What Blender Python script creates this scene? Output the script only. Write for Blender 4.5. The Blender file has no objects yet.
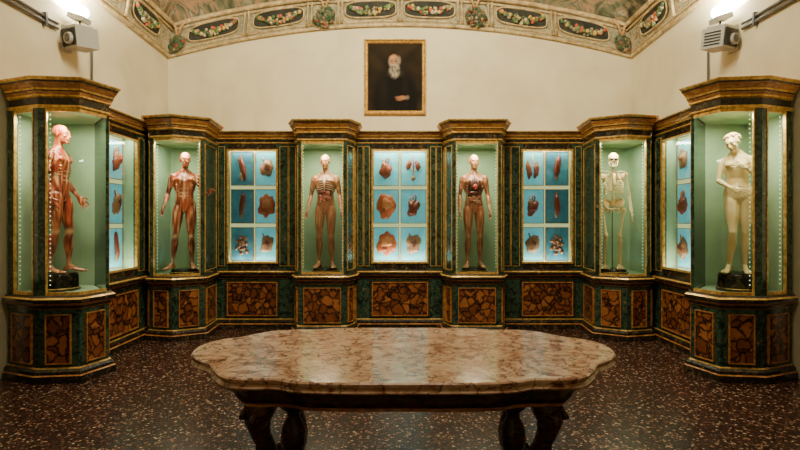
import bpy, math, random
from mathutils import Vector, Matrix, noise
random.seed(7)
scene=bpy.context.scene
COL=scene.collection
CAMZ=1.59

# ---------------------------------------------------------------- mesh builder
class MB:
    def __init__(s): s.v=[];s.f=[];s.m=[];s.c=[]
    def add(s,vs,fs,mat=0,col=(1,1,1)):
        b=len(s.v)
        s.v+= [tuple(p) for p in vs]; s.c+=[col]*len(vs)
        for f in fs: s.f.append([b+i for i in f]); s.m.append(mat)
    def box(s,c,size,mat=0,rot=None,col=(1,1,1)):
        c=Vector(c);hx,hy,hz=[a/2 for a in size]
        vs=[Vector((x,y,z)) for x in(-hx,hx) for y in(-hy,hy) for z in(-hz,hz)]
        if rot: vs=[rot@p for p in vs]
        vs=[p+c for p in vs]
        s.add(vs,[(0,1,3,2),(4,6,7,5),(0,4,5,1),(2,3,7,6),(0,2,6,4),(1,5,7,3)],mat,col)
    def ell(s,c,r,mat=0,n=12,m=8,rot=None,col=(1,1,1),fn=None):
        c=Vector(c)
        if not hasattr(r,'__len__'): r=(r,r,r)
        vs=[];
        for j in range(1,m):
            th=math.pi*j/m
            for i in range(n):
                a=2*math.pi*i/n
                vs.append(Vector((math.sin(th)*math.cos(a),math.sin(th)*math.sin(a),math.cos(th))))
        vs.append(Vector((0,0,1)));vs.append(Vector((0,0,-1)))
        if fn: vs=[p*fn(p) for p in vs]
        vs=[Vector((p.x*r[0],p.y*r[1],p.z*r[2])) for p in vs]
        if rot: vs=[rot@p for p in vs]
        vs=[p+c for p in vs]
        fs=[]
        for j in range(m-2):
            for i in range(n):
                k=(i+1)%n
                fs.append((j*n+i,(j+1)*n+i,(j+1)*n+k,j*n+k))
        T=(m-1)*n
        for i in range(n):
            k=(i+1)%n
            fs.append((T,i,k)); fs.append((T+1,(m-2)*n+k,(m-2)*n+i))
        s.add(vs,fs,mat,col)
    def tube(s,pts,rad,n=10,mat=0,col=(1,1,1),up=None,flat=1.0,closed=False):
        pts=[Vector(p) for p in pts]
        if not hasattr(rad,'__len__'): rad=[rad]*len(pts)
        N=len(pts);vs=[];u=Vector(up).normalized() if up else None
        for i,p in enumerate(pts):
            if closed: t=pts[(i+1)%N]-pts[i-1]
            else: t=pts[min(i+1,N-1)]-pts[max(i-1,0)]
            if t.length<1e-9: t=Vector((0,0,1))
            t.normalize()
            if u is None:
                u=Vector((1,0,0)) if abs(t.x)<.8 else Vector((0,1,0))
            a=u-t*u.dot(t)
            if a.length<1e-4: a=t.orthogonal()
            a.normalize(); b=t.cross(a)
            if not up: u=a
            for k in range(n):
                g=2*math.pi*k/n
                vs.append(p+a*(math.cos(g)*rad[i]*flat)+b*(math.sin(g)*rad[i]))
        fs=[]
        for i in range(N if closed else N-1):
            for k in range(n):
                l=(k+1)%n; i2=(i+1)%N
                fs.append((i*n+k,i*n+l,i2*n+l,i2*n+k))
        if not closed:
            fs.append(tuple(range(n))[::-1]); fs.append(tuple((N-1)*n+k for k in range(n)))
        s.add(vs,fs,mat,col)
    def limb(s,pts,rad,n=12,col=(1,1,1),up=None,flat=1.0):
        s.tube(pts,rad,n,0,col,up,flat)
        if flat==1.0:
            for p,r in zip(pts,rad): s.ell(p,r*.995,0,n,8,col=col)
    def rings(s,R,n=20,mat=0,col=(1,1,1)):
        vs=[]
        for (x,y,z,rx,ry) in R:
            for k in range(n):
                g=2*math.pi*k/n
                vs.append((x+rx*math.cos(g),y+ry*math.sin(g),z))
        fs=[]
        for i in range(len(R)-1):
            for k in range(n):
                l=(k+1)%n
                fs.append((i*n+k,i*n+l,(i+1)*n+l,(i+1)*n+k))
        fs.append(tuple(range(n))[::-1]);fs.append(tuple((len(R)-1)*n+k for k in range(n)))
        s.add(vs,fs,mat,col)
    def lathe(s,prof,c,n=20,mat=0,col=(1,1,1)):
        s.rings([(c[0],c[1],c[2]+z,r,r) for r,z in prof],n,mat,col)
    def make(s,name,mats,parent=None,smooth=False,root=None,color=False):
        me=bpy.data.meshes.new(name); me.from_pydata(s.v,[],s.f)
        for m in mats: me.materials.append(m)
        me.polygons.foreach_set('material_index',s.m)
        if smooth: me.polygons.foreach_set('use_smooth',[True]*len(s.f))
        if color:
            a=me.color_attributes.new('Col','FLOAT_COLOR','POINT')
            d=[]
            for c in s.c: d+=[c[0],c[1],c[2],1.0]
            a.data.foreach_set('color',d)
        me.update()
        o=bpy.data.objects.new(name,me); COL.objects.link(o)
        if parent:
            o.parent=parent
            if root is None: o.location=-parent.location
            else: o.location=root
        return o
def empty(name,loc):
    e=bpy.data.objects.new(name,None); e.location=Vector(loc); e.empty_display_size=.2; COL.objects.link(e); return e
RX=lambda a:Matrix.Rotation(a,3,'X'); RZ=lambda a:Matrix.Rotation(a,3,'Z'); RY=lambda a:Matrix.Rotation(a,3,'Y')

# ---------------------------------------------------------------- materials
def base(name,col=(.5,.5,.5),rough=.5,metal=0,emit=None,es=0):
    m=bpy.data.materials.new(name); m.use_nodes=True
    b=m.node_tree.nodes['Principled BSDF']
    b.inputs['Base Color'].default_value=(*col,1); b.inputs['Roughness'].default_value=rough
    b.inputs['Metallic'].default_value=metal
    if emit: b.inputs['Emission Color'].default_value=(*emit,1); b.inputs['Emission Strength'].default_value=es
    return m
def N(m,t,**kw):
    n=m.node_tree.nodes.new(t)
    for k,v in kw.items():
        if k in n.inputs.keys(): n.inputs[k].default_value=v
        else: setattr(n,k,v)
    return n
def L(m,a,b): m.node_tree.links.new(a,b)
def ramp(m,stops,interp='LINEAR'):
    r=N(m,'ShaderNodeValToRGB'); cr=r.color_ramp; cr.interpolation=interp
    while len(cr.elements)<len(stops): cr.elements.new(.5)
    for e,(p,c) in zip(cr.elements,stops): e.position=p; e.color=(*c,1)
    return r
def noisemat(name,stops,scale=8,detail=8,dist=1.0,rough=.3,metal=0,bump=0,stretch=(1,1,1)):
    m=base(name,rough=rough,metal=metal); b=m.node_tree.nodes['Principled BSDF']
    tc=N(m,'ShaderNodeTexCoord'); mp=N(m,'ShaderNodeMapping'); mp.inputs['Scale'].default_value=stretch
    L(m,tc.outputs['Object'],mp.inputs['Vector'])
    n=N(m,'ShaderNodeTexNoise',Scale=scale,Detail=detail,Distortion=dist); L(m,mp.outputs[0],n.inputs['Vector'])
    r=ramp(m,stops); L(m,n.outputs[0],r.inputs[0]); L(m,r.outputs[0],b.inputs['Base Color'])
    if bump:
        bp=N(m,'ShaderNodeBump',Strength=bump,Distance=.01); L(m,n.outputs[0],bp.inputs['Height']); L(m,bp.outputs[0],b.inputs['Normal'])
    return m
def breccia(name,cells,vein,scale=9,rough=.2,edge=(.02,.1),warp=.12,mixn=.45):
    m=base(name,rough=rough); b=m.node_tree.nodes['Principled BSDF']
    tc=N(m,'ShaderNodeTexCoord'); n=N(m,'ShaderNodeTexNoise',Scale=scale*.7,Detail=6.0)
    L(m,tc.outputs['Object'],n.inputs['Vector'])
    mx=N(m,'ShaderNodeMix',data_type='RGBA'); mx.blend_type='ADD'; mx.inputs[0].default_value=warp
    L(m,tc.outputs['Object'],mx.inputs[6]); L(m,n.outputs[1],mx.inputs[7])
    v1=N(m,'ShaderNodeTexVoronoi',Scale=scale); v1.feature='DISTANCE_TO_EDGE'; L(m,mx.outputs[2],v1.inputs['Vector'])
    v2=N(m,'ShaderNodeTexVoronoi',Scale=scale); L(m,mx.outputs[2],v2.inputs['Vector'])
    sep=N(m,'ShaderNodeSeparateColor'); L(m,v2.outputs['Color'],sep.inputs[0])
    n2=N(m,'ShaderNodeTexNoise',Scale=scale*3,Detail=8.0,Distortion=.8); L(m,tc.outputs['Object'],n2.inputs['Vector'])
    ad=N(m,'ShaderNodeMath',operation='MULTIPLY_ADD'); ad.inputs[1].default_value=1-mixn
    L(m,sep.outputs[0],ad.inputs[0]); 
    sc=N(m,'ShaderNodeMath',operation='MULTIPLY'); sc.inputs[1].default_value=mixn; L(m,n2.outputs[0],sc.inputs[0]); L(m,sc.outputs[0],ad.inputs[2])
    r=ramp(m,cells); L(m,ad.outputs[0],r.inputs[0])
    re=ramp(m,[(edge[0],(0,0,0)),(edge[1],(1,1,1))]); L(m,v1.outputs['Distance'],re.inputs[0])
    m2=N(m,'ShaderNodeMix',data_type='RGBA'); m2.inputs[6].default_value=(*vein,1)
    L(m,re.outputs[0],m2.inputs[0]); L(m,r.outputs[0],m2.inputs[7]); L(m,m2.outputs[2],b.inputs['Base Color'])
    return m
def vcol(name,rough=.4,spec=.5):
    m=base(name,rough=rough); b=m.node_tree.nodes['Principled BSDF']; b.inputs['Specular IOR Level'].default_value=spec
    a=N(m,'ShaderNodeVertexColor'); a.layer_name='Col'; L(m,a.outputs[0],b.inputs['Base Color'])
    return m

M_green=noisemat('green_marble',[(.30,(.004,.008,.006)),(.46,(.012,.030,.019)),(.56,(.040,.08,.045)),(.63,(.016,.026,.016)),(.74,(.24,.17,.08))],scale=11,dist=1.6,rough=.2)
M_dark=noisemat('dark_marble',[(.3,(.006,.005,.004)),(.55,(.022,.016,.009)),(.66,(.09,.055,.025)),(.75,(.02,.013,.008))],scale=14,dist=1.2,rough=.22)
M_burl=breccia('brown_breccia',[(.2,(.10,.027,.009)),(.5,(.21,.062,.017)),(.8,(.34,.12,.035))],(.014,.006,.004),scale=9,edge=(.02,.15),warp=.2)
M_gold=noisemat('gilded_wood',[(.3,(.34,.17,.035)),(.6,(.78,.46,.11)),(.8,(.95,.66,.22))],scale=25,rough=.30,metal=.45,dist=.5)
M_corn=noisemat('cornice_wood',[(.3,(.14,.044,.012)),(.5,(.34,.13,.032)),(.7,(.56,.27,.075))],scale=12,rough=.3,dist=1,stretch=(1,1,4))
M_back=noisemat('cabinet_lining',[(.3,(.30,.43,.25)),(.7,(.42,.56,.34))],scale=2.5,rough=.7)
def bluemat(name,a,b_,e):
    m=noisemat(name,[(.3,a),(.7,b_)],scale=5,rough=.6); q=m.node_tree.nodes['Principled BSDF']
    q.inputs['Emission Color'].default_value=(.12,.55,.64,1); q.inputs['Emission Strength'].default_value=e; return m  # mild emission put into the panel so it seems lit; no lamp
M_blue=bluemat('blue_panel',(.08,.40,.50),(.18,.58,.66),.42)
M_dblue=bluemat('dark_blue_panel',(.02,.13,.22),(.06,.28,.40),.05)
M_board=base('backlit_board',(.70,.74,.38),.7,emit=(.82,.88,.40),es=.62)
M_led=base('led_strip',(.8,1,.7),.5,emit=(.75,1,.62),es=2.0)
M_black=base('black_plastic',(.012,.012,.012),.4)
M_white=base('white_metal',(.42,.42,.38),.4)
M_grey=base('conduit_grey',(.12,.12,.11),.4,metal=.3)
M_lamp=base('lamp_glow',(1,1,1),.5,emit=(1,.92,.75),es=70)
M_wood=noisemat('carved_dark_wood',[(.3,(.014,.005,.003)),(.6,(.055,.020,.008)),(.8,(.15,.06,.022))],scale=14,rough=.24,dist=1,bump=.3,stretch=(1,1,3))
M_bone=vcol('bone',.5); M_flesh=vcol('wax_flesh',.38); M_paint=vcol('oil_paint',.8,.15); M_organ=vcol('wax_organ',.4); M_garl=vcol('painted_fruit',.6)
M_plaster=noisemat('cream_plaster',[(.3,(.66,.57,.37)),(.55,(.76,.68,.46)),(.8,(.82,.75,.53))],scale=1.3,detail=7,dist=.5,rough=.85)
M_glass=bpy.data.materials.new('vitrine_glass'); M_glass.use_nodes=True
nt=M_glass.node_tree; nt.nodes.clear()
o=nt.nodes.new('ShaderNodeOutputMaterial'); tr=nt.nodes.new('ShaderNodeBsdfTransparent'); gl=nt.nodes.new('ShaderNodeBsdfGlossy'); mx=nt.nodes.new('ShaderNodeMixShader')
tr.inputs[0].default_value=(.96,.98,.96,1); gl.inputs['Roughness'].default_value=.02; fr=nt.nodes.new('ShaderNodeFresnel'); fr.inputs[0].default_value=1.45
nt.links.new(fr.outputs[0],mx.inputs[0]); nt.links.new(tr.outputs[0],mx.inputs[1]); nt.links.new(gl.outputs[0],mx.inputs[2]); nt.links.new(mx.outputs[0],o.inputs[0])
M_floor=base('terrazzo',rough=.27); m=M_floor; b=m.node_tree.nodes['Principled BSDF']; b.inputs['Specular IOR Level'].default_value=.38
tc=N(m,'ShaderNodeTexCoord'); v=N(m,'ShaderNodeTexVoronoi',Scale=52.0); L(m,tc.outputs['Object'],v.inputs['Vector'])
sp=N(m,'ShaderNodeSeparateColor'); L(m,v.outputs['Color'],sp.inputs[0])
r=ramp(m,[(0,(.016,.006,.004)),(.3,(.034,.012,.008)),(.52,(.070,.026,.015)),(.72,(.13,.055,.032)),(.86,(.27,.15,.09)),(.95,(.42,.30,.21))],'CONSTANT'); L(m,sp.outputs[0],r.inputs[0])
ve=N(m,'ShaderNodeTexVoronoi',Scale=52.0); ve.feature='DISTANCE_TO_EDGE'; L(m,tc.outputs['Object'],ve.inputs['Vector'])
re=ramp(m,[(.05,(0,0,0)),(.16,(1,1,1))]); L(m,ve.outputs['Distance'],re.inputs[0])
mm=N(m,'ShaderNodeMix',data_type='RGBA'); mm.inputs[6].default_value=(.018,.008,.005,1); L(m,re.outputs[0],mm.inputs[0]); L(m,r.outputs[0],mm.inputs[7]); L(m,mm.outputs[2],b.inputs['Base Color'])
M_tmarble=breccia('table_marble',[(.27,(.13,.050,.026)),(.38,(.34,.17,.10)),(.48,(.50,.30,.19)),(.62,(.60,.41,.28)),(.8,(.72,.56,.42))],(.11,.042,.022),scale=5,rough=.14,edge=(-.01,.05),warp=.9,mixn=.82)
M_fresco=base('fresco',rough=.8); m=M_fresco; b=m.node_tree.nodes['Principled BSDF']
tc=N(m,'ShaderNodeTexCoord'); n=N(m,'ShaderNodeTexNoise',Scale=2.3,Detail=9.0,Distortion=1.5); L(m,tc.outputs['Object'],n.inputs['Vector'])
r=ramp(m,[(.28,(.02,.017,.009)),(.40,(.06,.065,.03)),(.47,(.14,.14,.075)),(.52,(.36,.20,.10)),(.57,(.07,.09,.055)),(.64,(.38,.32,.20)),(.72,(.20,.08,.035))]); L(m,n.outputs[0],r.inputs[0]); L(m,r.outputs[0],b.inputs['Base Color'])
M_band=noisemat('frieze_ground',[(.35,(.24,.19,.10)),(.5,(.48,.39,.22)),(.60,(.20,.23,.17)),(.72,(.40,.29,.14))],scale=7,detail=8,dist=1.4,rough=.8)
M_rib=noisemat('frieze_moulding',[(.3,(.30,.20,.08)),(.7,(.70,.55,.28))],scale=9,rough=.6)
M_oval=noisemat('frieze_panel',[(.3,(.010,.012,.009)),(.7,(.045,.045,.028))],scale=6,rough=.8)

# ---------------------------------------------------------------- room
WX,WY0,WY1=4.05,-2.0,9.1
YC=(WY0+WY1)/2; HY=(WY1-WY0)/2
def boxobj(name,c,s,mat):
    mb=MB(); mb.box((0,0,0),s); o=mb.make(name,[mat]); o.location=c; return o
boxobj('floor',(0,YC,-.05),(2*WX+.4,2*HY+.4,.1),M_floor)
boxobj('wall_back',(0,WY1+.1,2.85),(2*WX+.4,.2,5.7),M_plaster)
boxobj('wall_left',(-WX-.1,YC,2.85),(.2,2*HY,5.7),M_plaster)
boxobj('wall_right',(WX+.1,YC,2.85),(.2,2*HY,5.7),M_plaster)
boxobj('wall_front',(0,WY0-.1,2.85),(2*WX+.4,.2,5.7),M_plaster)
def vpt(u,v,ins,h):
    hx=WX-ins; hy=HY-ins
    if abs(v)>=1-1e-6: rise=.56*(1-u*u)
    else: rise=.12*(1-v*v)
    k=max(0,1-ins/2.6)
    return Vector((hx*u,YC+hy*v,4.47+rise*k+h))
per=[]; n=40
for i in range(n): per.append((-1,-1+2*i/n))
for i in range(n): per.append((-1+2*i/n,1))
for i in range(n): per.append((1,1-2*i/n))
for i in range(n): per.append((1-2*i/n,-1))
def vault(name,prof,mat):
    mb=MB(); vs=[];fs=[];P=len(per)
    for (ins,h) in prof: vs+=[vpt(u,v,ins,h) for u,v in per]
    for j in range(len(prof)-1):
        for i in range(P):
            k=(i+1)%P; fs.append((j*P+i,j*P+k,(j+1)*P+k,(j+1)*P+i))
    mb.add(vs,fs); return mb.make(name,[mat],smooth=True)
vault('trim_1',[(0,-.02),(.03,.0),(.06,.15),(.10,.35),(.15,.5)],M_band)
vault('ceiling',[(.15,.5),(.22,.65),(.45,1.0),(.85,1.4),(1.5,1.75),(2.3,1.95),(3.2,2.02),(4.0,2.05)],M_fresco)
mb=MB()
for ins,h,rad in[(.03,.0,.032),(.04,.07,.015),(.14,.42,.018),(.17,.5,.04)]:
    mb.tube([vpt(u,v,ins,h) for u,v in per],rad,8,closed=True)
mb.make('trim_2',[M_rib],smooth=True)
mo=MB(); mg=MB(); mr=MB()
def bandpt(side,s,t):
    ins=.045+.11*t; h=.02+.46*t
    if side==0: return vpt(s/WX,1,ins,h)
    v=(s-YC)/HY
    return vpt(side,v,ins,h)
def off(side): return Vector((0,-1,.25)) if side==0 else Vector((-side,0,.25))
def oval(side,s,w):
    c=off(side).normalized()*.012; K=32; pts=[]
    for k in range(K):
        a=2*math.pi*k/K; cx=math.cos(a);sy=math.sin(a)
        e=.6; cx=math.copysign(abs(cx)**e,cx); sy=math.copysign(abs(sy)**e,sy)
        pts.append(bandpt(side,s+w/2*cx,.52+.30*sy)+c)
    ctr=bandpt(side,s,.52)+c
    mo.add([ctr]+pts,[(0,1+k,1+(k+1)%K) for k in range(K)])
    mr.tube(pts,.014,6,closed=True)
FR=[(.07,.16,.05),(.16,.22,.08),(.50,.10,.04),(.60,.38,.08),(.62,.48,.28),(.08,.11,.06),(.30,.24,.14)]
def garland(side,s,w):
    for k in range(80):
        q=random.uniform(-1,1)
        t=.42+.22*q*q+random.uniform(-.13,.13)*(1.2-abs(q))
        p=bandpt(side,s+q*w*.44,t)+off(side).normalized()*.03
        mg.ell(p,random.uniform(.018,.038),0,7,5,col=random.choice(FR))
def knot(side,s,r=.17):
    for k in range(110):
        a=random.uniform(0,6.28); q=r*math.sqrt(random.random())
        p=bandpt(side,s+q*math.cos(a),.28+q*math.sin(a)*2.1)+off(side).normalized()*(.05+.06*(1-q/r))
        mg.ell(p,random.uniform(.020,.042),0,7,5,col=tuple(x*.5 for x in random.choice(FR[:2]*2+FR[5:]*2+FR)))
    for dx in(-.05,.05):
        p=bandpt(side,s+dx,.85); q=bandpt(side,s+dx*2.5,1.05)
        mg.tube([bandpt(side,s,.5)+off(side)*.05,p+off(side)*.05,q+off(side)*.05],[.02,.02,.03],6,col=(.5,.3,.12))
for s in(-3.3,-2.15,-.52,.52,2.15,3.25):
    oval(0,s,.90); garland(0,s,.90)
for s in(-1.33,1.33): knot(0,s)
for s in(-3.92,3.92): knot(0,s,.12)
for sd in(-1,1):
    for s in(8.2,7.0,5.8,4.6): oval(sd,s,.86); garland(sd,s,.86)
fz=mo.make('frieze_panels',[M_oval])
g=mr.make('panel_mouldings',[M_rib],smooth=True); g.parent=fz
g=mg.make('fruit_garlands',[M_garl],smooth=True,color=True); g.parent=fz
mb=MB()
for s in(-2.72,-1.6,-1.06,0,1.06,1.6,2.72):
    for ds in(-.035,.035):
        mb.tube([bandpt(0,s+ds,t)+Vector((0,-.02,0)) for t in(.08,.35,.65,.92)],[.022,.014,.014,.024],6)
for sd in(-1,1):
    for s in(7.6,6.4,5.2): mb.tube([bandpt(sd,s,t)+Vector((-sd*.02,0,0)) for t in(.08,.35,.65,.92)],[.03,.02,.02,.03],6)
mb.make('trim_3',[M_rib],smooth=True)
for sd,nm in((-1,'left'),(1,'right')):
    mb=MB(); mb.box((sd*(WX-.015),1.6,.47),(.03,7.1,.94),0); mb.box((sd*(WX-.025),1.6,.95),(.05,7.1,.05),0)
    mb.make('baseboard_'+nm,[M_dark])

# ---------------------------------------------------------------- cabinets
def segn(a,b):
    d=(b-a).normalized(); return Vector((d.y,-d.x))
def offs(path,o):
    P=[Vector(p) for p in path]; out=[]
    for i,p in enumerate(P):
        if i==0: nn=segn(P[0],P[1]); out.append(p+nn*o)
        elif i==len(P)-1: nn=segn(P[-2],P[-1]); out.append(p+nn*o)
        else:
            a=segn(P[i-1],p); b=segn(p,P[i+1]); m=(a+b); k=m.length
            if k<.2: out.append(p+a*o)
            else:
                m.normalize(); out.append(p+m*(o/max(.35,m.dot(a))))
    return out
def sweep(mb,path,prof):
    R=[(offs(path,o),z) for o,z,_ in prof]
    for j in range(len(prof)-1):
        A,za=R[j];B,zb=R[j+1]
        for i in range(len(path)-1):
            mb.add([(A[i].x,A[i].y,za),(A[i+1].x,A[i+1].y,za),(B[i+1].x,B[i+1].y,zb),(B[i].x,B[i].y,zb)],[(0,1,2,3)],prof[j+1][2])
def obox(mb,a,b,nn,o0,o1,z0,z1,mat):
    vs=[]
    for p in(a,b):
        for o in(o0,o1):
            q=p+nn*o
            for z in(z0,z1): vs.append((q.x,q.y,z))
    mb.add(vs,[(0,1,3,2),(4,6,7,5),(0,4,5,1),(2,3,7,6),(0,2,6,4),(1,5,7,3)],mat)
def frame(mb,a,b,nn,o0,o1,z0,z1,w,mat):
    d=(b-a).normalized()
    obox(mb,a,a+d*w,nn,o0,o1,z0,z1,mat); obox(mb,b-d*w,b,nn,o0,o1,z0,z1,mat)
    obox(mb,a+d*w,b-d*w,nn,o0,o1,z0,z0+w,mat); obox(mb,a+d*w,b-d*w,nn,o0,o1,z1-w,z1,mat)
CM=[M_green,M_dark,M_burl,M_gold,M_corn,M_back]
def basepanels(mb,P,z0=.20,z1=.70):
    for i in range(len(P)-1):
        a,b=P[i],P[i+1]; ln=(b-a).length
        if ln<.2: continue
        nn=segn(a,b); d=(b-a)/ln; mg_=min(.085,ln*.22)
        A=a+d*mg_;B=b-d*mg_
        obox(mb,A,B,nn,0,.012,z0,z1,2); frame(mb,A-d*.012,B+d*.012,nn,0,.022,z0-.012,z1+.012,.010,4)
def base_profile(zt):
    return [(.06,0,1),(.06,.07,1),(.045,.08,4),(.045,.11,1),(.02,.135,1),(0,.145,3),(0,zt-.14,0),(.015,zt-.13,3),(.02,zt-.10,1),(.05,zt-.075,4),(.06,zt-.06,1),(.06,zt-.035,1),(.04,zt-.02,3),(.02,zt,1),(-.06,zt,1)]
def corn_profile(z0,z1,k=1.0):
    h=z1-z0
    return [(-.05,z0,1),(.0,z0,1),(.015,z0+.05*h,3),(.015,z0+.11*h,3),(.0,z0+.14*h,1),(.0,z0+.36*h,1),(.02*k,z0+.40*h,3),(.02*k,z0+.46*h,3),(.035*k,z0+.56*h,4),(.04*k,z0+.60*h,1),(.045*k,z0+.66*h,3),(.07*k,z0+.80*h,4),(.08*k,z0+.84*h,4),(.085*k,z0+.90*h,1),(.10*k,z0+.95*h,3),(.105*k,z1,3),(-.1,z1,4)]
def arealight(name,loc,sx,sy,power,color,parent=None,rot=(0,0,0)):
    l=bpy.data.lights.new(name,'AREA'); l.shape='RECTANGLE'; l.size=sx; l.size_y=sy; l.energy=power; l.color=color
    o=bpy.data.objects.new(name,l); o.rotation_euler=rot; COL.objects.link(o)
    if parent: o.parent=parent; o.location=Vector(loc)-parent.location
    else: o.location=loc
    return o
def tower(path,types,marg,back,center,foot,power=19,ped=.07,lampoff=(0,-.13)):
    P=[Vector(p) for p in path]; Bk=[Vector(p) for p in back]
    root=empty('display_cabinet',(center[0],center[1],0))
    zt,zc,z1=.86,2.72,3.01
    mb=MB(); sweep(mb,P,base_profile(zt)); basepanels(mb,P,.19,.66); sweep(mb,P,corn_profile(zc,z1))
    for o_,z,mi in((.1,z1-.001,4),(-.04,zt+.001,5),(-.04,zc-.005,5)):
        Q=offs(P,o_)+Bk
        mb.add([(q.x,q.y,z) for q in Q],[tuple(range(len(Q)))],mi)
    I=[P[-1]]+Bk+[P[0]]
    for i in range(len(I)-1):
        a,b_=I[i],I[i+1]
        mb.add([(a.x,a.y,0),(b_.x,b_.y,0),(b_.x,b_.y,z1),(a.x,a.y,z1)],[(0,1,2,3)],5)
    gm=MB(); led=MB()
    for i,t in enumerate(types):
        a,b_=P[i],P[i+1]; nn=segn(a,b_); d=(b_-a).normalized(); ln=(b_-a).length
        if t=='s':
            obox(mb,a,b_,nn,-.03,0,zt,zc,0)
            if ln>.14: frame(mb,a+d*.025,b_-d*.025,nn,0,.01,zt+.05,zc-.05,.008,3)
        else:
            m0,m1=marg[i]
            thick0=m0>.03; thick1=m1>.03
            for (A,B,th) in((a,a+d*m0,thick0),(b_-d*m1,b_,thick1)):
                if th: obox(mb,A,B,nn,-.035,0,zt,zc,0)
            if thick0: obox(mb,a+d*(m0),a+d*(m0+.012),nn,-.02,.006,zt,zc,3)
            if thick1: obox(mb,b_-d*(m1+.012),b_-d*m1,nn,-.02,.006,zt,zc,3)
            obox(mb,a+d*m0,b_-d*m1,nn,-.03,0,zt,zt+.03,3); obox(mb,a+d*m0,b_-d*m1,nn,-.03,0,zc-.03,zc,3)
            g1=a+d*m0;g2=b_-d*m1
            q=[g1-nn*.012,g2-nn*.012]
            gm.add([(q[0].x,q[0].y,zt+.03),(q[1].x,q[1].y,zt+.03),(q[1].x,q[1].y,zc-.03),(q[0].x,q[0].y,zc-.03)],[(0,1,2,3)])
            for (s_,ok) in((m0+.022,thick0),(ln-m1-.022,thick1)):
                if ok:
                    c=a+d*s_-nn*.045
                    for k in range(38):
                        led.box((c.x,c.y,zt+.1+k*.046),(.006,.006,.008))
    mb.lathe([(.20,0),(.20,.02),(.185,.028),(.18,ped-.02),(.17,ped-.015),(.165,ped)],(foot[0],foot[1],zt),28,1)
    mb.lathe([(.187,0),(.192,.004),(.187,.012)],(foot[0],foot[1],zt+.022),28,3)
    mb.make('carcass',CM,root); gm.make('glass_panes',[M_glass],root); 
    if led.v: led.make('led_strips',[M_led],root)
    arealight('cabinet_lamp',(foot[0]+lampoff[0],foot[1]+lampoff[1],zc-.03),.34,.22,power,(1.0,1.0,.74),root)
    return root
def organ(mb,c,w,h,nn,kind):
    d=Vector((-nn.y,nn.x,0)); n3=Vector((nn.x,nn.y,0))
    R=Matrix((d,n3,Vector((0,0,1)))).transposed()
    reds=[(.30,.05,.02),(.42,.10,.035),(.22,.055,.03),(.50,.17,.06),(.16,.04,.025),(.48,.30,.15)]
    rc=lambda:random.choice(reds)
    sd=random.random()*50
    dk=random.uniform(.5,.9)
    def fn(p): return 1+.45*noise.noise(p*1.7+Vector((sd,0,0)))
    def put(dx,dz,rx,rz,col,ang=0,th=.35):
        rot=R@Matrix.Rotation(ang,3,'Y')
        mb.ell(c+d*dx*w+Vector((0,0,dz*h))+n3*.012,(rx*w,min(rx*w,rz*h)*th,rz*h),0,16,12,rot=rot,col=tuple(x*dk for x in col),fn=fn)
    def ves(pts,r0,col): mb.tube([c+d*(x*w)+Vector((0,0,z*h))+n3*.02 for x,z in pts],[r0*(1-.12*i) for i in range(len(pts))],8,col=col)
    if kind==0:
        put(0,-.06,.2,.24,(.36,.06,.025),.4,.8); put(-.06,.08,.12,.13,(.50,.16,.06),0,.9)
        ves([(0,.1),(-.02,.28),(.06,.36),(.13,.26)],.014,(.55,.2,.1)); ves([(.05,.1),(.09,.3)],.011,(.15,.1,.2)); ves([(-.08,.12),(-.13,.32)],.009,(.5,.18,.08))
    elif kind==1:
        put(-.15,-.05,.11,.27,(.36,.10,.06),-.12,.6); put(.15,-.05,.11,.25,(.30,.08,.05),.12,.6); ves([(0,.4),(0,.2),(0,.08)],.014,(.6,.45,.28)); ves([(0,.1),(-.12,0)],.010,(.6,.45,.28)); ves([(0,.1),(.12,0)],.010,(.6,.45,.28))
    elif kind==2:
        put(0,.02,.33,.36,(.66,.13,.03)); put(.02,.06,.22,.22,(.80,.28,.09),0,.7); put(-.06,-.12,.12,.14,(.42,.07,.03),0,1.0); put(.08,.12,.07,.06,(.75,.6,.4),0,1.6)
    elif kind==3:
        put(-.16,.12,.09,.15,(.34,.07,.04),.2,.8); put(.16,.10,.09,.15,(.30,.06,.035),-.2,.8); ves([(-.1,.1),(-.04,-.1),(0,-.28)],.007,(.6,.42,.22)); ves([(.1,.08),(.04,-.1),(0,-.28)],.007,(.6,.42,.22)); put(0,-.30,.08,.08,(.5,.3,.15),0,.8); ves([(.0,.38),(0,-.1)],.010,(.45,.05,.03))
    elif kind==4:
        a=random.uniform(-.25,.25); put(0,.06,.11,.36,(.30,.05,.025),a,.8); put(.05,.04,.05,.3,(.52,.26,.12),a,1.2); put(-.03,-.26,.07,.12,(.60,.42,.24),a)
    elif kind==5:
        for k in range(14):
            a=k*.9; r_=.06+.017*k; put(r_*math.cos(a),r_*math.sin(a)*1.1,.075,.065,(.46,.17+.02*(k%3),.08),a,.8)
    else:
        put(0,0,.26,.27,(.45,.20,.09),.2,.5); put(.03,.02,.13,.14,(.20,.035,.02),0,1.2); ves([(-.1,.2),(-.16,.36)],.01,rc())
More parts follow.
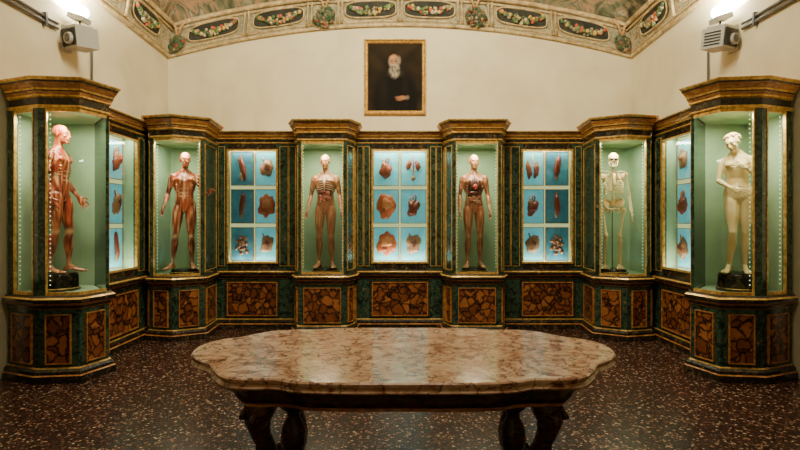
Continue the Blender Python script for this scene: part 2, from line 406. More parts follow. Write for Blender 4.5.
def wallcase(path,depth,center,kinds,power=10,mgn=(.15,.15),board=.20,darkcol=-1):
    P=[Vector(p) for p in path]; a,b_=P; nn=segn(a,b_); d=(b_-a).normalized(); mA,mB_=mgn
    root=empty('wall_cabinet',(center[0],center[1],0))
    zt,zc,z1=.88,2.76,2.94
    mb=MB(); sweep(mb,P,base_profile(zt)); sweep(mb,P,corn_profile(zc,z1,.8)); ln=(b_-a).length
    A=a+d*(mA-.05);B=b_-d*(mB_-.05)
    obox(mb,A+d*.05,B-d*.05,nn,0,.012,.20,.68,2); frame(mb,A+d*.035,B-d*.035,nn,0,.024,.185,.695,.014,4)
    frame(mb,A,B,nn,0,.012,.165,.715,.01,1)
    Bk=[b_-nn*depth,a-nn*depth]
    Q=[a,b_]+Bk; mb.add([(q.x,q.y,z1-.001) for q in Q],[(0,1,2,3)],4)
    for q0,q1 in((b_,Bk[0]),(Bk[0],Bk[1]),(Bk[1],a)):
        mb.add([(q0.x,q0.y,0),(q1.x,q1.y,0),(q1.x,q1.y,z1),(q0.x,q0.y,z1)],[(0,1,2,3)],1)
    g1=a+d*mA; g2=b_-d*mB_
    gz0,gz1=.99,2.66
    obox(mb,a,g1,nn,-.04,0,zt,zc,0); obox(mb,g2,b_,nn,-.04,0,zt,zc,0)
    obox(mb,g1,g2,nn,-.04,0,zt,gz0,1); obox(mb,g1,g2,nn,-.04,0,gz1,zc,1)
    def pil(s0,s1):
        frame(mb,s0,s1,nn,0,.012,zt+.05,zc-.04,.008,3)
        obox(mb,s0+d*.014,s1-d*.014,nn,0,.02,zt+.08,zc-.07,0)
    for e0,e1 in((a+d*.02,g1-d*.045),(g2+d*.045,b_-d*.02)):
        l_=(e1-e0).length; kk=2 if l_>.17 else 1
        for k in range(kk): pil(e0+d*(l_*k/kk+.004),e0+d*(l_*(k+1)/kk-.004))
    frame(mb,g1-d*.02,g2+d*.02,nn,-.02,.014,gz0-.02,gz1+.02,.026,3)
    i1=a+d*(mA-.02); i2=b_-d*(mB_-.02)
    obox(mb,i1-d*.02,i1,nn,-board-.02,-.04,gz0-.05,gz1+.05,5); obox(mb,i2,i2+d*.02,nn,-board-.02,-.04,gz0-.05,gz1+.05,5)
    obox(mb,i1,i2,nn,-board-.02,-.04,gz0-.06,gz0-.04,5); obox(mb,i1,i2,nn,-board-.02,-.04,gz1+.04,gz1+.06,5)
    mb.make('carcass',CM,root)
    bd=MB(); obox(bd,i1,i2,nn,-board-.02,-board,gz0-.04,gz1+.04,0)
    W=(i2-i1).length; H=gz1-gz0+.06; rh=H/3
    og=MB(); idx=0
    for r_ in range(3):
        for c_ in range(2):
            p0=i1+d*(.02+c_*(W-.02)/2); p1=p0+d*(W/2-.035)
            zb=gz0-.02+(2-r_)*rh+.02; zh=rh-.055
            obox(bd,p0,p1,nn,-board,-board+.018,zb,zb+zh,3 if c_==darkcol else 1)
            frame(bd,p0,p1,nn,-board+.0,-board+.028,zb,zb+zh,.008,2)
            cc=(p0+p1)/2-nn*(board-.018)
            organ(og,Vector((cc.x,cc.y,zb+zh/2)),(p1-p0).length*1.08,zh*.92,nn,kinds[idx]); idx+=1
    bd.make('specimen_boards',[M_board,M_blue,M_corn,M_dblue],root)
    og.make('wax_specimens',[M_organ],root,smooth=True,color=True)
    gm=MB(); q=[g1-nn*.01,g2-nn*.01]
    gm.add([(q[0].x,q[0].y,gz0),(q[1].x,q[1].y,gz0),(q[1].x,q[1].y,gz1),(q[0].x,q[0].y,gz1)],[(0,1,2,3)]); gm.make('glass_pane',[M_glass],root)
    c=(i1+i2)/2-nn*(.085)
    ang=math.atan2(d.y,d.x)
    arealight('cabinet_lamp',(c.x,c.y,gz1+.03),W*.9,.08,power*.55,(1,1,.72),root,(0,0,ang))
    arealight('cabinet_lamp',(c.x,c.y,gz0-.03),W*.9,.08,power*.45,(.95,1,.78),root,(math.pi,0,ang))
    return root
def mir(pts): return [(-x,y) for x,y in pts][::-1]
p1=[(-4.0,5.32),(-3.58,5.15),(-3.2,5.2),(-3.1,5.55),(-3.5,6.03)]
t1=['g','g','g','s']; m1=[(.09,.07),(.07,.006),(.006,.03),(0,0)]
f1=(-3.65,5.58)
tower(p1,t1,m1,[(-4.0,6.03)],f1,f1,20,.19,(.20,-.14))
f6=(3.60,5.56)
tower(mir(p1),t1[::-1],[(b,a) for a,b in m1[::-1]],[(4.0,6.03)],f6,f6,20,.19,(-.14,-.14))
p2=[(-3.5,7.26),(-3.38,7.04),(-3.03,6.95),(-2.69,7.16),(-2.745,7.80)]
t2=['s','g','g','s']; m2=[(0,0),(.06,.006),(.006,.05),(0,0)]
b2=[(-2.76,7.95),(-3.5,7.95)]; f2=(-3.05,7.38)
tower(p2,t2,m2,b2,f2,f2)
f5=(3.02,7.38)
tower(mir(p2),t2[::-1],[(b,a) for a,b in m2[::-1]],[(3.5,7.95),(2.76,7.95)],f5,f5)
for cx in(-1.085,1.075):
    p=[(cx-.42,7.80),(cx-.42,7.50),(cx-.335,7.28),(cx+.335,7.28),(cx+.42,7.50),(cx+.42,7.80)]
    tower(p,['s','s','g','s','s'],[(0,0),(0,0),(.04,.04),(0,0),(0,0)],[(cx+.42,8.02),(cx-.42,8.02)],(cx,7.62),(cx,7.58))
wallcase([(-.66,7.8),(.65,7.8)],1.28,(0,8.4),[0,3,2,0,2,6],14,(.255,.245),.18)
wallcase([(-2.74,7.8),(-1.51,7.8)],1.28,(-2.1,8.4),[4,6,4,2,5,6],10,(.17,.34),.15,darkcol=0)
wallcase([(1.50,7.8),(2.74,7.8)],1.28,(2.1,8.4),[1,4,0,4,6,5],10,(.34,.17),.15,darkcol=1)
wallcase([(-3.5,6.04),(-3.5,7.25)],.53,(-3.78,6.65),[4,0,4,6,3,4],9,(.17,.33))
wallcase([(3.5,7.25),(3.5,6.04)],.53,(3.78,6.65),[6,1,0,4,6,4],9,(.33,.17))

# ---------------------------------------------------------------- figures
def hand(mb,w,d,nrm,thumb,curl=.5,s=1.0):
    d=Vector(d).normalized(); nrm=Vector(nrm); nrm=(nrm-d*nrm.dot(d)).normalized(); a=d.cross(nrm)
    a=a if a.dot(Vector(thumb))>0 else -a
    w=Vector(w)
    mb.tube([w-d*.01,w+d*.03,w+d*.06,w+d*.085],[.022*s,.034*s,.038*s,.036*s],12,up=nrm,flat=.42)
    for k,(ln) in enumerate((.072,.08,.074,.058)):
        o_=(1.5-k)*.0215*s
        p=w+d*.078+a*o_; di=(d+a*(.10*(1.5-k))).normalized()
        q=p+di*ln*.5; r_=q+(di*math.cos(curl)+nrm*math.sin(curl))*ln*.32; t=r_+(di*math.cos(curl*1.8)+nrm*math.sin(curl*1.8))*ln*.25
        mb.limb([p,q,r_,t],[.0088*s,.0082*s,.0078*s,.007*s],8)
    p=w+d*.022+a*.024; q=p+(d*.6+a*.8+nrm*.3).normalized()*.040; r_=q+(d*.95+a*.4+nrm*.3).normalized()*.03
    mb.limb([p,q,r_],[.012,.0105,.0085],8)
def head(mb,c,R,s=1.0,ears=True):
    c=Vector(c)
    def e(p,r,rr=None,**k): mb.ell(c+R@(Vector(p)*s),tuple(x*s for x in r),0,16,12,rot=(R@rr if rr else R),**k)
    e((0,.014,.032),(.069,.088,.076)); e((0,-.022,.012),(.060,.066,.060))
    e((0,-.03,-.035),(.052,.052,.066)); e((0,-.060,-.090),(.022,.022,.018))
    e((0,-.030,-.074),(.043,.044,.028))
    for x in(-1,1):
        e((x*.027,-.079,.021),(.020,.009,.0065),RY(x*.15))
        e((x*.040,-.062,-.022),(.016,.016,.012))
        e((x*.027,-.071,.001),(.0135,.012,.0085))
        e((x*.009,-.094,-.035),(.007,.008,.006))
        if ears: e((x*.068,.010,-.008),(.007,.017,.028),RZ(x*.35))
    e((0,-.084,.004),(.0075,.010,.022)); e((0,-.094,-.018),(.0085,.011,.018),RX(-.35)); e((0,-.101,-.031),(.010,.009,.008))
    e((0,-.083,-.055),(.019,.009,.0045)); e((0,-.082,-.064),(.016,.009,.005)); e((0,-.074,-.050),(.026,.012,.014))
def build_body(pose,female=False):
    g=pose.get; mb=MB()
    hs=g('hips',(0,0)); ws=g('waist',(0,0)); cs=g('chest',(0,0))
    if female:
        T=[(hs[0],0,.80,.09,.07),(hs[0],.01,.86,.160,.105),(hs[0],.01,.93,.158,.108),(ws[0],0,1.03,.118,.086),(ws[0],0,1.09,.110,.078),(cs[0],cs[1],1.19,.124,.088),(cs[0],cs[1],1.27,.136,.092),(cs[0],cs[1]+.01,1.33,.130,.076),(cs[0],cs[1]+.012,1.37,.088,.056),(cs[0],cs[1]+.012,1.41,.048,.046)]
    else:
        T=[(hs[0],0,.80,.08,.07),(hs[0],.01,.86,.135,.092),(hs[0],.01,.93,.138,.095),(ws[0],0,1.01,.120,.084),(ws[0],0,1.08,.119,.082),(cs[0],cs[1],1.17,.142,.096),(cs[0],cs[1],1.255,.156,.103),(cs[0],cs[1]+.01,1.32,.145,.088),(cs[0],cs[1]+.015,1.365,.098,.064),(cs[0],cs[1]+.015,1.42,.052,.052)]
    mb.rings(T,28)
    hc=Vector(g('head',(0,-.02,1.555))); nb=Vector((cs[0],cs[1]+.015,1.385))
    mb.limb([nb,(nb+hc)/2+Vector((0,.012,-.02)),hc+Vector((0,.02,-.03))],[.050,.045 if not female else .040,.046])
    head(mb,hc,g('hrot',Matrix.Identity(3)),1.0)
    th=1.10 if female else 1.0
    q=lambda a,b,t:a+(b-a)*t
    for s,sg in(('L',1),('R',-1)):
        H=Vector(g('hip'+s,(.080*sg,0,.86))); K=Vector(g('knee'+s,(.088*sg,-.02,.46))); A=Vector(g('ank'+s,(.095*sg,.025,.08)))
        mb.limb([H,q(H,K,.15),q(H,K,.35),q(H,K,.6),q(H,K,.85),K],[.074*th,.078*th,.073*th,.061*th,.047,.044])
        mb.limb([K,q(K,A,.10),q(K,A,.28)+Vector((0,.014,0)),q(K,A,.5)+Vector((0,.010,0)),q(K,A,.72),q(K,A,.9),A],[.043,.043,.049,.043,.031,.025,.027])
        mb.ell(K+Vector((0,-.030,.002)),(.025,.019,.028),0,10,8)
        if not female:
            mb.ell(q(H,K,.38)+Vector((sg*.030,-.032,0)),(.036,.036,.15),0,12,10)
            mb.ell(q(H,K,.45)+Vector((-sg*.004,-.042,0)),(.028,.032,.14),0,12,10)
            mb.ell(q(H,K,.76)+Vector((-sg*.026,-.022,0)),(.026,.026,.055),0,12,10); mb.ell(q(H,K,.72)+Vector((sg*.026,-.022,0)),(.022,.026,.06),0,12,10)
            mb.ell(q(K,A,.25)+Vector((sg*.020,.026,0)),(.024,.026,.075),0,10,8); mb.ell(q(K,A,.28)+Vector((-sg*.020,.026,0)),(.026,.026,.08),0,10,8)
            mb.ell(q(K,A,.35)+Vector((sg*.008,-.024,0)),(.018,.018,.11),0,10,8)
        mb.ell((hs[0]+sg*.068,.058,.87),(.074,.062,.080),0,14,10)
        fd=Vector(g('toe'+s,(.06*sg,-.2,0))); fd.z=0; fd.normalize(); sdv=Vector((-fd.y,fd.x,0))
        G=Vector((A.x,A.y,0))
        mb.limb([G-fd*.032+Vector((0,0,.028)),A+Vector((0,0,-.01))],[.027,.028])
        mb.tube([G-fd*.05+Vector((0,0,.024)),G+Vector((0,0,.036)),G+fd*.07+Vector((0,0,.028)),G+fd*.125+Vector((0,0,.018)),G+fd*.15+Vector((0,0,.014))],[.020,.030,.033,.038,.034],14,up=(0,0,1),flat=.6)
        mb.limb([A,G+fd*.05+Vector((0,0,.044)),G+fd*.10+Vector((0,0,.028))],[.027,.025,.017])
        for k in range(5):
            si=((2-k)*.0165)*(1 if sdv.x*sg<0 else -1)
            st=G+fd*.13+sdv*si; e_=G+fd*(.190-.010*k)+sdv*si*1.05
            mb.limb([st+Vector((0,0,.014)),e_+Vector((0,0,.010))],[.010,.0085] if k else [.013,.0115],8)
        S=Vector(g('sh'+s,(.160*sg+cs[0],cs[1]+.008,1.315))); E=Vector(g('el'+s,(.215*sg,.02,1.06))); W=Vector(g('wr'+s,(.245*sg,-.05,.83)))
        k_=.82 if female else .92
        mb.limb([S,q(S,E,.2),q(S,E,.5),q(S,E,.85),E],[.050*k_,.049*k_,.043*k_,.034*k_,.033*k_])
        mb.limb([E,q(E,W,.22),q(E,W,.5),q(E,W,.85),W],[.033*k_,.040*k_,.034*k_,.023*k_,.022*k_])
        mb.limb([nb+Vector((sg*.025,.012,.012)),q(nb,S,.55)+Vector((0,.012,.012)),S+Vector((-sg*.01,.01,.008))],[.034,.030*k_,.034*k_])
        if not female:
            mb.ell(S+Vector((sg*.014,0,-.035)),(.042,.046,.062),0,14,10); mb.ell(q(S,E,.6)+Vector((0,-.016,0)),(.026,.027,.06),0,10,8)
        hd=Vector(g('hd'+s,W-E)).normalized(); hn=Vector(g('hn'+s,(-sg,-.3,0))); ht=Vector(g('ht'+s,(0,-1,.1)))
        hand(mb,W,hd,hn,ht,g('curl'+s,.35))
        if female:
            mb.ell((cs[0]+sg*.064,cs[1]-.074,1.245),(.050,.046,.048),0,16,12); mb.ell((cs[0]+sg*.068,cs[1]-.118,1.238),(.008,.008,.008),0,8,6)
        else:
            mb.ell((cs[0]+sg*.064,cs[1]-.070,1.265),(.066,.030,.044),0,16,10)
            for zz in(1.015,1.065,1.115): mb.ell((ws[0]+sg*.030,-.074,zz),(.027,.013,.021),0,10,8)
            for k in range(4): mb.ell((cs[0]+sg*(.105-.004*k),-.062+.004*k,1.19-.032*k),(.018,.024,.011),0,8,6,rot=RY(sg*.5))
            mb.ell((cs[0]+sg*.108,cs[1]+.035,1.2),(.040,.05,.11),0,12,10)
    if female: mb.ell((ws[0],-.052,.98),(.075,.05,.07),0,16,12)
    return mb
def remesh(mb,vox=.0062):
    me=bpy.data.meshes.new('tmp'); me.from_pydata(mb.v,[],mb.f); me.update()
    o=bpy.data.objects.new('tmp',me); COL.objects.link(o)
    r_=o.modifiers.new('r','REMESH'); r_.mode='VOXEL'; r_.voxel_size=vox; r_.use_smooth_shade=True
    s_=o.modifiers.new('s','SMOOTH'); s_.iterations=2; s_.factor=.5
    dg=bpy.context.evaluated_depsgraph_get(); dg.update()
    out=bpy.data.meshes.new_from_object(o.evaluated_get(dg))
    bpy.data.objects.remove(o); return out
def mixc(a,b,t): t=max(0,min(1,t)); return tuple(a[i]*(1-t)+b[i]*t for i in range(3))
def nz(p,sx,sy,sz,o_=0): return noise.noise(Vector((p.x*sx+o_,p.y*sy,p.z*sz)))
RED=(.38,.045,.014);DRED=(.12,.012,.006);ORG=(.56,.15,.042);TEN=(.74,.42,.19);PALE=(.70,.34,.16)
def bell(x,c,w): return math.exp(-((x-c)/w)**2)
def muscle(p,k=1.0,pale=0.0):
    f=nz(p,42,42,5); g_=nz(p,12,12,5,9)
    c=mixc(RED,DRED,.4+g_*2.4); c=mixc(c,ORG,.25+f*1.8)
    t=bell(p.z,.46,.03)*.8+bell(p.z,.12,.05)*.6+bell(p.z,.02,.03)*.4
    if abs(p.x)<.012 and 1.0<p.z<1.34 and p.y<0: t+=.8
    if .99<p.z<1.15 and abs(p.x)<.06 and p.y<-.05: t+=.55*bell((p.z-.99)%.05,0,.008)+.55*bell((p.z-.99)%.05,.05,.008)
    t+=max(0,f-.25)*2.4*k
    if p.z>1.44: t*=.4
    c=mixc(c,TEN,t)
    if p.z>1.44: c=mixc(c,PALE,.12+g_)
    return mixc(c,PALE,pale)
def cavity(p,cz,rz,rx,c,inner):
    if p.y<-.02 and (p.x/rx)**2+((p.z-cz)/rz)**2<1: return inner
    return c
def col_m3(p):
    c=muscle(p,1.5,.50)
    return cavity(p,1.13,.165,.100,c,mixc((.13,.03,.018),(.04,.04,.025),.5+nz(p,20,20,20)))
def col_m4(p):
    c=muscle(p,1.8,.36)
    return cavity(p,1.13,.175,.105,c,mixc((.13,.025,.015),(.05,.02,.015),.5+nz(p,20,20,20)))
def col_f(p): return mixc((.84,.66,.32),(.72,.50,.21),.5+nz(p,6,6,6))
def statue(name,pose,colfn,loc,rz,female=False,extra=None,scale=1.0):
    me=remesh(build_body(pose,female))
    a=me.color_attributes.new('Col','FLOAT_COLOR','POINT'); d=[]
    R=pose.get('hrot',Matrix.Identity(3)); hc=Vector(pose.get('head',(0,-.02,1.555))); Ri=R.transposed()
    for v_ in me.vertices:
        c=colfn(v_.co); p=Ri@(v_.co-hc)
        if v_.co.z>1.38 and p.y<-.03:
            c=mixc(c,(.45,.08,.05),.7*bell(p.x,0,.016)*bell(p.z,-.060,.007)*(1 if p.y<-.06 else 0))
            for x in(-1,1):
                c=mixc(c,(.10,.04,.02),.6*bell(p.x,x*.027,.018)*bell(p.z,.023,.005))
                c=mixc(c,(.16,.05,.03),.45*bell(p.x,x*.027,.014)*bell(p.z,.001,.009))
        d+=[*c,1.0]
    a.data.foreach_set('color',d); me.materials.clear(); me.materials.append(M_flesh)
    o=bpy.data.objects.new(name,me); COL.objects.link(o); o.location=loc; o.rotation_euler=(0,0,rz); o.scale=(scale,)*3
    mb=MB()
    for x in(-1,1):
        mb.ell(hc+R@Vector((x*.027,-.0765,.001)),(.0095,.008,.0055),0,10,8,rot=R,col=(.8,.75,.65)); mb.ell(hc+R@Vector((x*.027,-.083,.001)),(.004,.0025,.0045),0,8,6,rot=R,col=(.02,.015,.01))
    if extra: extra(mb,hc,R)
    mb.make('eyes_and_details',[M_organ],o,smooth=True,root=(0,0,0),color=True)
    return o
def ribs(mb,hc,R):
    for k in range(5):
        z=1.285-k*.032
        for sg in(-1,1):
            pts=[]
            for j in range(8):
                a=j/7; w=.095+.006*k; x=sg*(.022+(w-.01)*math.sin(a*1.45)); y=-.114+.075*a*a; pts.append((x,y,z-.03*a))
            mb.tube(pts,[.0055]*8,6,col=(.70,.46,.25))
    for sg in(-1,1): mb.ell((sg*.048,-.082,1.21),(.042,.025,.07),0,12,8,col=(.24,.04,.02))
    mb.tube([(0,-.120,1.31),(0,-.124,1.2),(0,-.118,1.12)],[.013,.012,.006],8,col=(.74,.5,.3))
    for k in range(34):
        x=random.uniform(-.072,.072); z=random.uniform(.96,1.08)
        mb.ell((x,-.080-.01*random.random(),z),(.024,.017,.015),0,8,6,col=random.choice([(.50,.10,.05),(.34,.05,.025),(.60,.28,.14)]))
    mb.ell((-.03,-.088,1.105),(.062,.026,.028),0,12,8,col=(.28,.035,.018)); mb.ell((.05,-.086,1.10),(.035,.022,.026),0,12,8,col=(.55,.22,.11))
def lungs(mb,hc,R):
    for sg in(-1,1): mb.ell((sg*.052,-.088,1.21),(.043,.035,.085),0,14,10,col=(.09,.025,.018))
    mb.ell((.005,-.114,1.18),(.036,.024,.045),0,12,8,col=(.46,.06,.03))
    mb.ell((-.02,-.092,1.09),(.076,.026,.034),0,12,8,col=(.14,.022,.014))
    for k in range(36):
        mb.ell((random.uniform(-.072,.072),-.082-.012*random.random(),random.uniform(.94,1.06)),(.024,.018,.014),0,8,6,col=random.choice([(.50,.20,.10),(.32,.06,.03),(.60,.34,.18)]))
    mb.tube([(0,-.05,1.42),(0,-.075,1.33),(0,-.112,1.23)],[.012,.012,.01],8,col=(.6,.3,.2))
def hair(mb,hc,R):
    for k in range(230):
        a=random.uniform(0,math.pi*2); t=random.uniform(.0,1.75)
        if math.sin(a)<.05 and t>1.0: continue
        n_=Vector((math.sin(t)*math.cos(a),math.sin(t)*math.sin(a),math.cos(t)))
        p=Vector((.070*n_.x,.014+.089*n_.y,.030+.077*n_.z))
        mb.ell(hc+R@p,(.011,.026,.010),0,8,6,rot=R@RZ(a+1.57+random.uniform(-.3,.3)),col=mixc((.40,.23,.08),(.55,.36,.15),random.random()))
    mb.ell(hc+R@Vector((0,.10,.0)),(.038,.034,.036),0,12,8,rot=R,col=(.5,.33,.14))
ZF=.93; ZN=1.05
statue('ecorche_statue',dict(elL=(.215,.05,1.06),wrL=(.225,-.10,.855),hnL=(-1,0,.2),elR=(-.21,.05,1.06),wrR=(-.22,-.03,.83),kneeL=(.08,-.07,.465),ankL=(.08,-.06,.08),kneeR=(-.08,.0,.46),ankR=(-.08,.07,.08)),muscle,(f1[0],f1[1],ZN),math.radians(96),scale=.95)
statue('ecorche_statue',dict(elL=(.235,.0,1.10),wrL=(.30,-.17,1.05),hdL=(.45,-.5,.5),hnL=(-.3,0,-1),htL=(-1,0,.3),elR=(-.225,.03,1.06),wrR=(-.27,-.10,.87),kneeR=(-.12,-.06,.465),ankR=(-.16,-.04,.08),toeR=(-.14,-.2,0),hips=(.01,0),head=(.01,-.02,1.555),hrot=RZ(.15)),lambda p:muscle(p,1.2,.04),(f2[0],f2[1],ZF),math.radians(20),scale=.99)
statue('ecorche_statue',dict(elR=(-.22,.03,1.06),wrR=(-.25,-.07,.85),elL=(.21,.03,1.06),wrL=(.24,-.07,.85),hrot=RZ(-.1)),col_m3,(-1.085,7.58,ZF),0,extra=ribs,scale=.985)
statue('ecorche_statue',dict(elR=(-.205,.03,1.06),wrR=(-.21,-.07,.83),elL=(.21,.03,1.06),wrL=(.22,-.09,.84),hrot=RZ(.1)),col_m4,(1.075,7.58,ZF),0,extra=lungs,scale=.985)
statue('wax_female_statue',dict(hips=(.02,0),chest=(-.01,-.01),head=(-.045,-.07,1.50),hrot=RZ(-.45)@RY(-.22)@RX(.30),elR=(-.19,-.03,1.07),wrR=(-.05,-.18,.97),hdR=(.7,-.1,-.35),hnR=(0,1,0),htR=(0,0,1),elL=(.20,-.03,1.09),wrL=(.085,-.17,1.20),hdL=(-.8,-.05,.35),hnL=(0,1,0),htL=(0,0,1),
  shL=(.135,0,1.31),shR=(-.15,0,1.295),hipL=(.09,0,.86),kneeL=(.075,-.02,.46),ankL=(.07,.03,.08),kneeR=(-.04,-.10,.47),ankR=(-.08,-.03,.08),hipR=(-.055,0,.86)),col_f,(f6[0],f6[1],ZN),math.radians(-34),True,hair,scale=.92)
def skeleton(loc,rz,scale):
    mb=MB(); B=(.84,.60,.27); D=(.03,.015,.006)
    hc=Vector((0,-.01,1.56))
    mb.ell(hc+Vector((0,.012,.03)),(.07,.088,.075),0,20,14,col=B)
    mb.ell(hc+Vector((0,-.045,-.03)),(.045,.035,.04),0,14,10,col=B)
    mb.ell(hc+Vector((0,-.068,.022)),(.052,.016,.01),0,12,8,col=B)
    for s in(-1,1):
        mb.ell(hc+Vector((s*.027,-.074,.002)),(.020,.014,.018),0,12,8,col=D); mb.ell(hc+Vector((s*.05,-.05,-.02)),(.014,.03,.008),0,10,6,col=B)
        mb.tube([hc+Vector((s*.055,-.0,-.025)),hc+Vector((s*.052,-.005,-.075)),hc+Vector((s*.03,-.06,-.098)),hc+Vector((0,-.078,-.102))],[.009,.011,.012,.012],8,col=B)
    mb.ell(hc+Vector((0,-.082,-.024)),(.010,.009,.015),0,8,6,col=D)
    for k in range(8): 
        for zz in(-.066,-.079): mb.box(hc+Vector(((k-3.5)*.0085,-.078+.0022*abs(k-3.5)**1.3,zz)),(.0065,.008,.011),0,col=(.75,.68,.5))
    mb.box(hc+Vector((0,-.066,-.0725)),(.06,.014,.004),0,col=D)
    n_=24
    def sp(t): return Vector((0,.03+.018*math.sin(t*6.0),.90+t*.60))
    for k in range(n_):
        t=k/(n_-1); p=sp(t); r_=.024-.010*t
        mb.lathe([(r_*.85,-.009),(r_,-.006),(r_*.85,0),(r_,.006),(r_*.85,.009)],p,10,0,B)
        mb.tube([p,p+Vector((0,.04,-.012))],[.007,.004],6,col=B); mb.tube([p+Vector((-.028,.012,0)),p+Vector((.028,.012,0))],[.004,.004],6,col=B)
    for k in range(12):
        z=1.385-k*.033; wd=.065+.055*min(1,k/4)-.012*max(0,k-8); dp=.06+.045*min(1,k/5)
        end=math.pi*.96 if k<7 else math.pi*(.92-.11*(k-6))
        for s in(-1,1):
            pts=[]
            for j in range(15):
                a=j/14*end; x=s*wd*max(0,math.sin(a))**.8; y=.045-(1-math.cos(a))*dp*.82; zz=z-.075*(1-math.cos(a))/2+(.03*max(0,(a/math.pi-.8)/.2) if k<7 else 0)
                pts.append((x+s*.008,y,zz))
            mb.tube(pts,[.0066]*15,6,col=B)
    mb.tube([(0,-.075,1.36),(0,-.10,1.32),(0,-.125,1.22),(0,-.13,1.16)],[.02,.018,.016,.007],8,col=B,up=(0,1,0),flat=.4)
    Lb=lambda a,b,r0,r1:(mb.tube([a+(b-a)*t for t in(0,.06,.14,.5,.86,.94,1)],[r1,r1*1.05,r0*1.1,r0,r0*1.1,r1*1.05,r1],10,col=B),mb.ell(a,r1*1.1,0,10,8,col=B),mb.ell(b,r1*1.1,0,10,8,col=B))
    for s in(-1,1):
        mb.tube([(s*.015,-.07,1.37),(s*.08,-.06,1.39),(s*.165,.0,1.385)],[.009,.007,.01],8,col=B)
        mb.add([(s*.05,.07,1.36),(s*.165,.02,1.375),(s*.13,.07,1.22),(s*.05,.085,1.36),(s*.165,.035,1.375),(s*.13,.083,1.22)],[(0,1,2),(3,5,4),(0,3,4,1),(1,4,5,2),(2,5,3,0)],0,B)
        S=Vector((s*.178,.01,1.355)); 
        if s==-1: E=Vector((-.215,.0,1.06)); W=Vector((-.20,-.16,.88))
        else: E=Vector((.215,.03,1.06)); W=Vector((.235,-.04,.82))
        Lb(S,E,.012,.019)
        Lb(E+Vector((s*.010,0,0)),W+Vector((s*.012,0,0)),.008,.011); Lb(E-Vector((s*.010,0,0)),W-Vector((s*.010,0,0)),.008,.011)
        hd=(W-E).normalized(); sd=Vector((0,-1,0)); sd=(sd-hd*sd.dot(hd)).normalized()
        for k in range(6): mb.ell(W+hd*(.012+.014*(k//3))+sd*((k%3-1)*.014),.0095,0,8,6,col=B)
        for k in range(5):
            o_=(k-2)*.016; st=W+hd*.035+sd*o_; dr=(hd+sd*o_*6).normalized() if k<4 else (hd*.6+sd*.9).normalized()
            l=[.058,.066,.070,.066,.045][k]
            q=[st,st+dr*l,st+dr*(l+.038),st+dr*(l+.06),st+dr*(l+.076)]
            mb.tube(q,[.0055,.005,.0045,.004,.003],6,col=B)
            for qq in q[:4]: mb.ell(qq,.0065,0,6,5,col=B)
        pts=[(s*.02,.075,.93),(s*.06,.07,.99),(s*.125,.03,1.0),(s*.142,-.02,.955),(s*.115,-.03,.90),(s*.09,-.0,.86)]
        mb.tube(pts,[.016,.018,.014,.012,.016,.026],8,col=B)
        mb.add([Vector(q) for q in pts]+[Vector(q)+Vector((0,.008,0)) for q in pts],[(0,1,2,3,4,5),(11,10,9,8,7,6)],0,B)
        mb.tube([(s*.09,-.0,.86),(s*.05,-.05,.85),(0,-.06,.85)],[.016,.012,.014],8,col=B)
        mb.tube([(s*.09,.0,.86),(s*.065,.01,.80),(s*.035,-.045,.825)],[.016,.013,.009],8,col=B)
        H=Vector((s*.095,0,.86)); K=Vector((s*(.085),-.015,.455)); A=Vector((s*.085,.02,.075))
        if s==-1: K=Vector((-.10,-.06,.46)); A=Vector((-.12,-.0,.075))
        T=H+Vector((s*.05,.005,-.02)); mb.tube([H,T],[.014,.016],8,col=B); mb.ell(H,.024,0,12,8,col=B); mb.ell(T,.02,0,10,8,col=B)
        Lb(T,K+Vector((0,0,.018)),.0155,.028); mb.ell(K+Vector((0,-.034,.01)),(.02,.012,.022),0,10,8,col=B)
        Lb(K-Vector((0,0,.022)),A,.0145,.022); Lb(K+Vector((s*.03,.01,-.04)),A+Vector((s*.022,.005,0)),.006,.01)
        mb.ell(A+Vector((0,.045,-.045)),(.022,.035,.026),0,10,8,col=B); mb.ell(A+Vector((0,-.01,-.03)),(.028,.05,.024),0,10,8,col=B)
        for k in range(5):
            o_=(k-2)*.016*s; st=A+Vector((o_*.8,-.05,-.035)); en=Vector((A.x+o_*1.3,A.y-.115,.014)); e2=Vector((A.x+o_*1.5,A.y-.175+.006*k,.008))
            mb.tube([st,en,e2],[.0085,.007,.005],6,col=B); mb.ell(en,.009,0,6,5,col=B)
    mb.tube([(0,.075,.97),(0,.09,.91),(0,.075,.85)],[.042,.034,.008],10,col=B,up=(0,1,0),flat=.4)
    mb.tube([(0,.10,.0),(0,.10,1.0),(0,.06,1.02)],[.006]*3,8,col=(.05,.04,.03))
    o=mb.make('human_skeleton',[M_bone],smooth=True,color=True); o.location=loc; o.rotation_euler=(0,0,rz); o.scale=(scale,)*3
skeleton((f5[0],f5[1],ZF),math.radians(-15),.985)

# ---------------------------------------------------------------- portrait
pc=Vector((-.087,WY1,4.115)); root=empty('portrait_painting',pc); PW,PH=.94,1.17
mb=MB()
def rect(o_,y): return [(pc.x-PW/2-o_,WY1+y,pc.z-PH/2-o_),(pc.x+PW/2+o_,WY1+y,pc.z-PH/2-o_),(pc.x+PW/2+o_,WY1+y,pc.z+PH/2+o_),(pc.x-PW/2-o_,WY1+y,pc.z+PH/2+o_)]
prof=[(.07,0),(.07,-.04),(.06,-.07),(.045,-.075),(.035,-.055),(.02,-.05),(.005,-.035),(-.002,-.025)]
for j in range(len(prof)-1):
    A=rect(*prof[j]);B=rect(*prof[j+1])
    for i in range(4):
        k=(i+1)%4; mb.add([A[i],A[k],B[k],B[i]],[(0,1,2,3)])
mb.make('gilt_frame',[M_gold],root)
cv=MB(); nx,ny=110,136
def sm(d,e=.02): return max(0,min(1,.5-d/e/2))
def el(u,v,cu,cv_,ru,rv): return math.sqrt(((u-cu)/ru)**2+((v-cv_)/rv)**2)-1
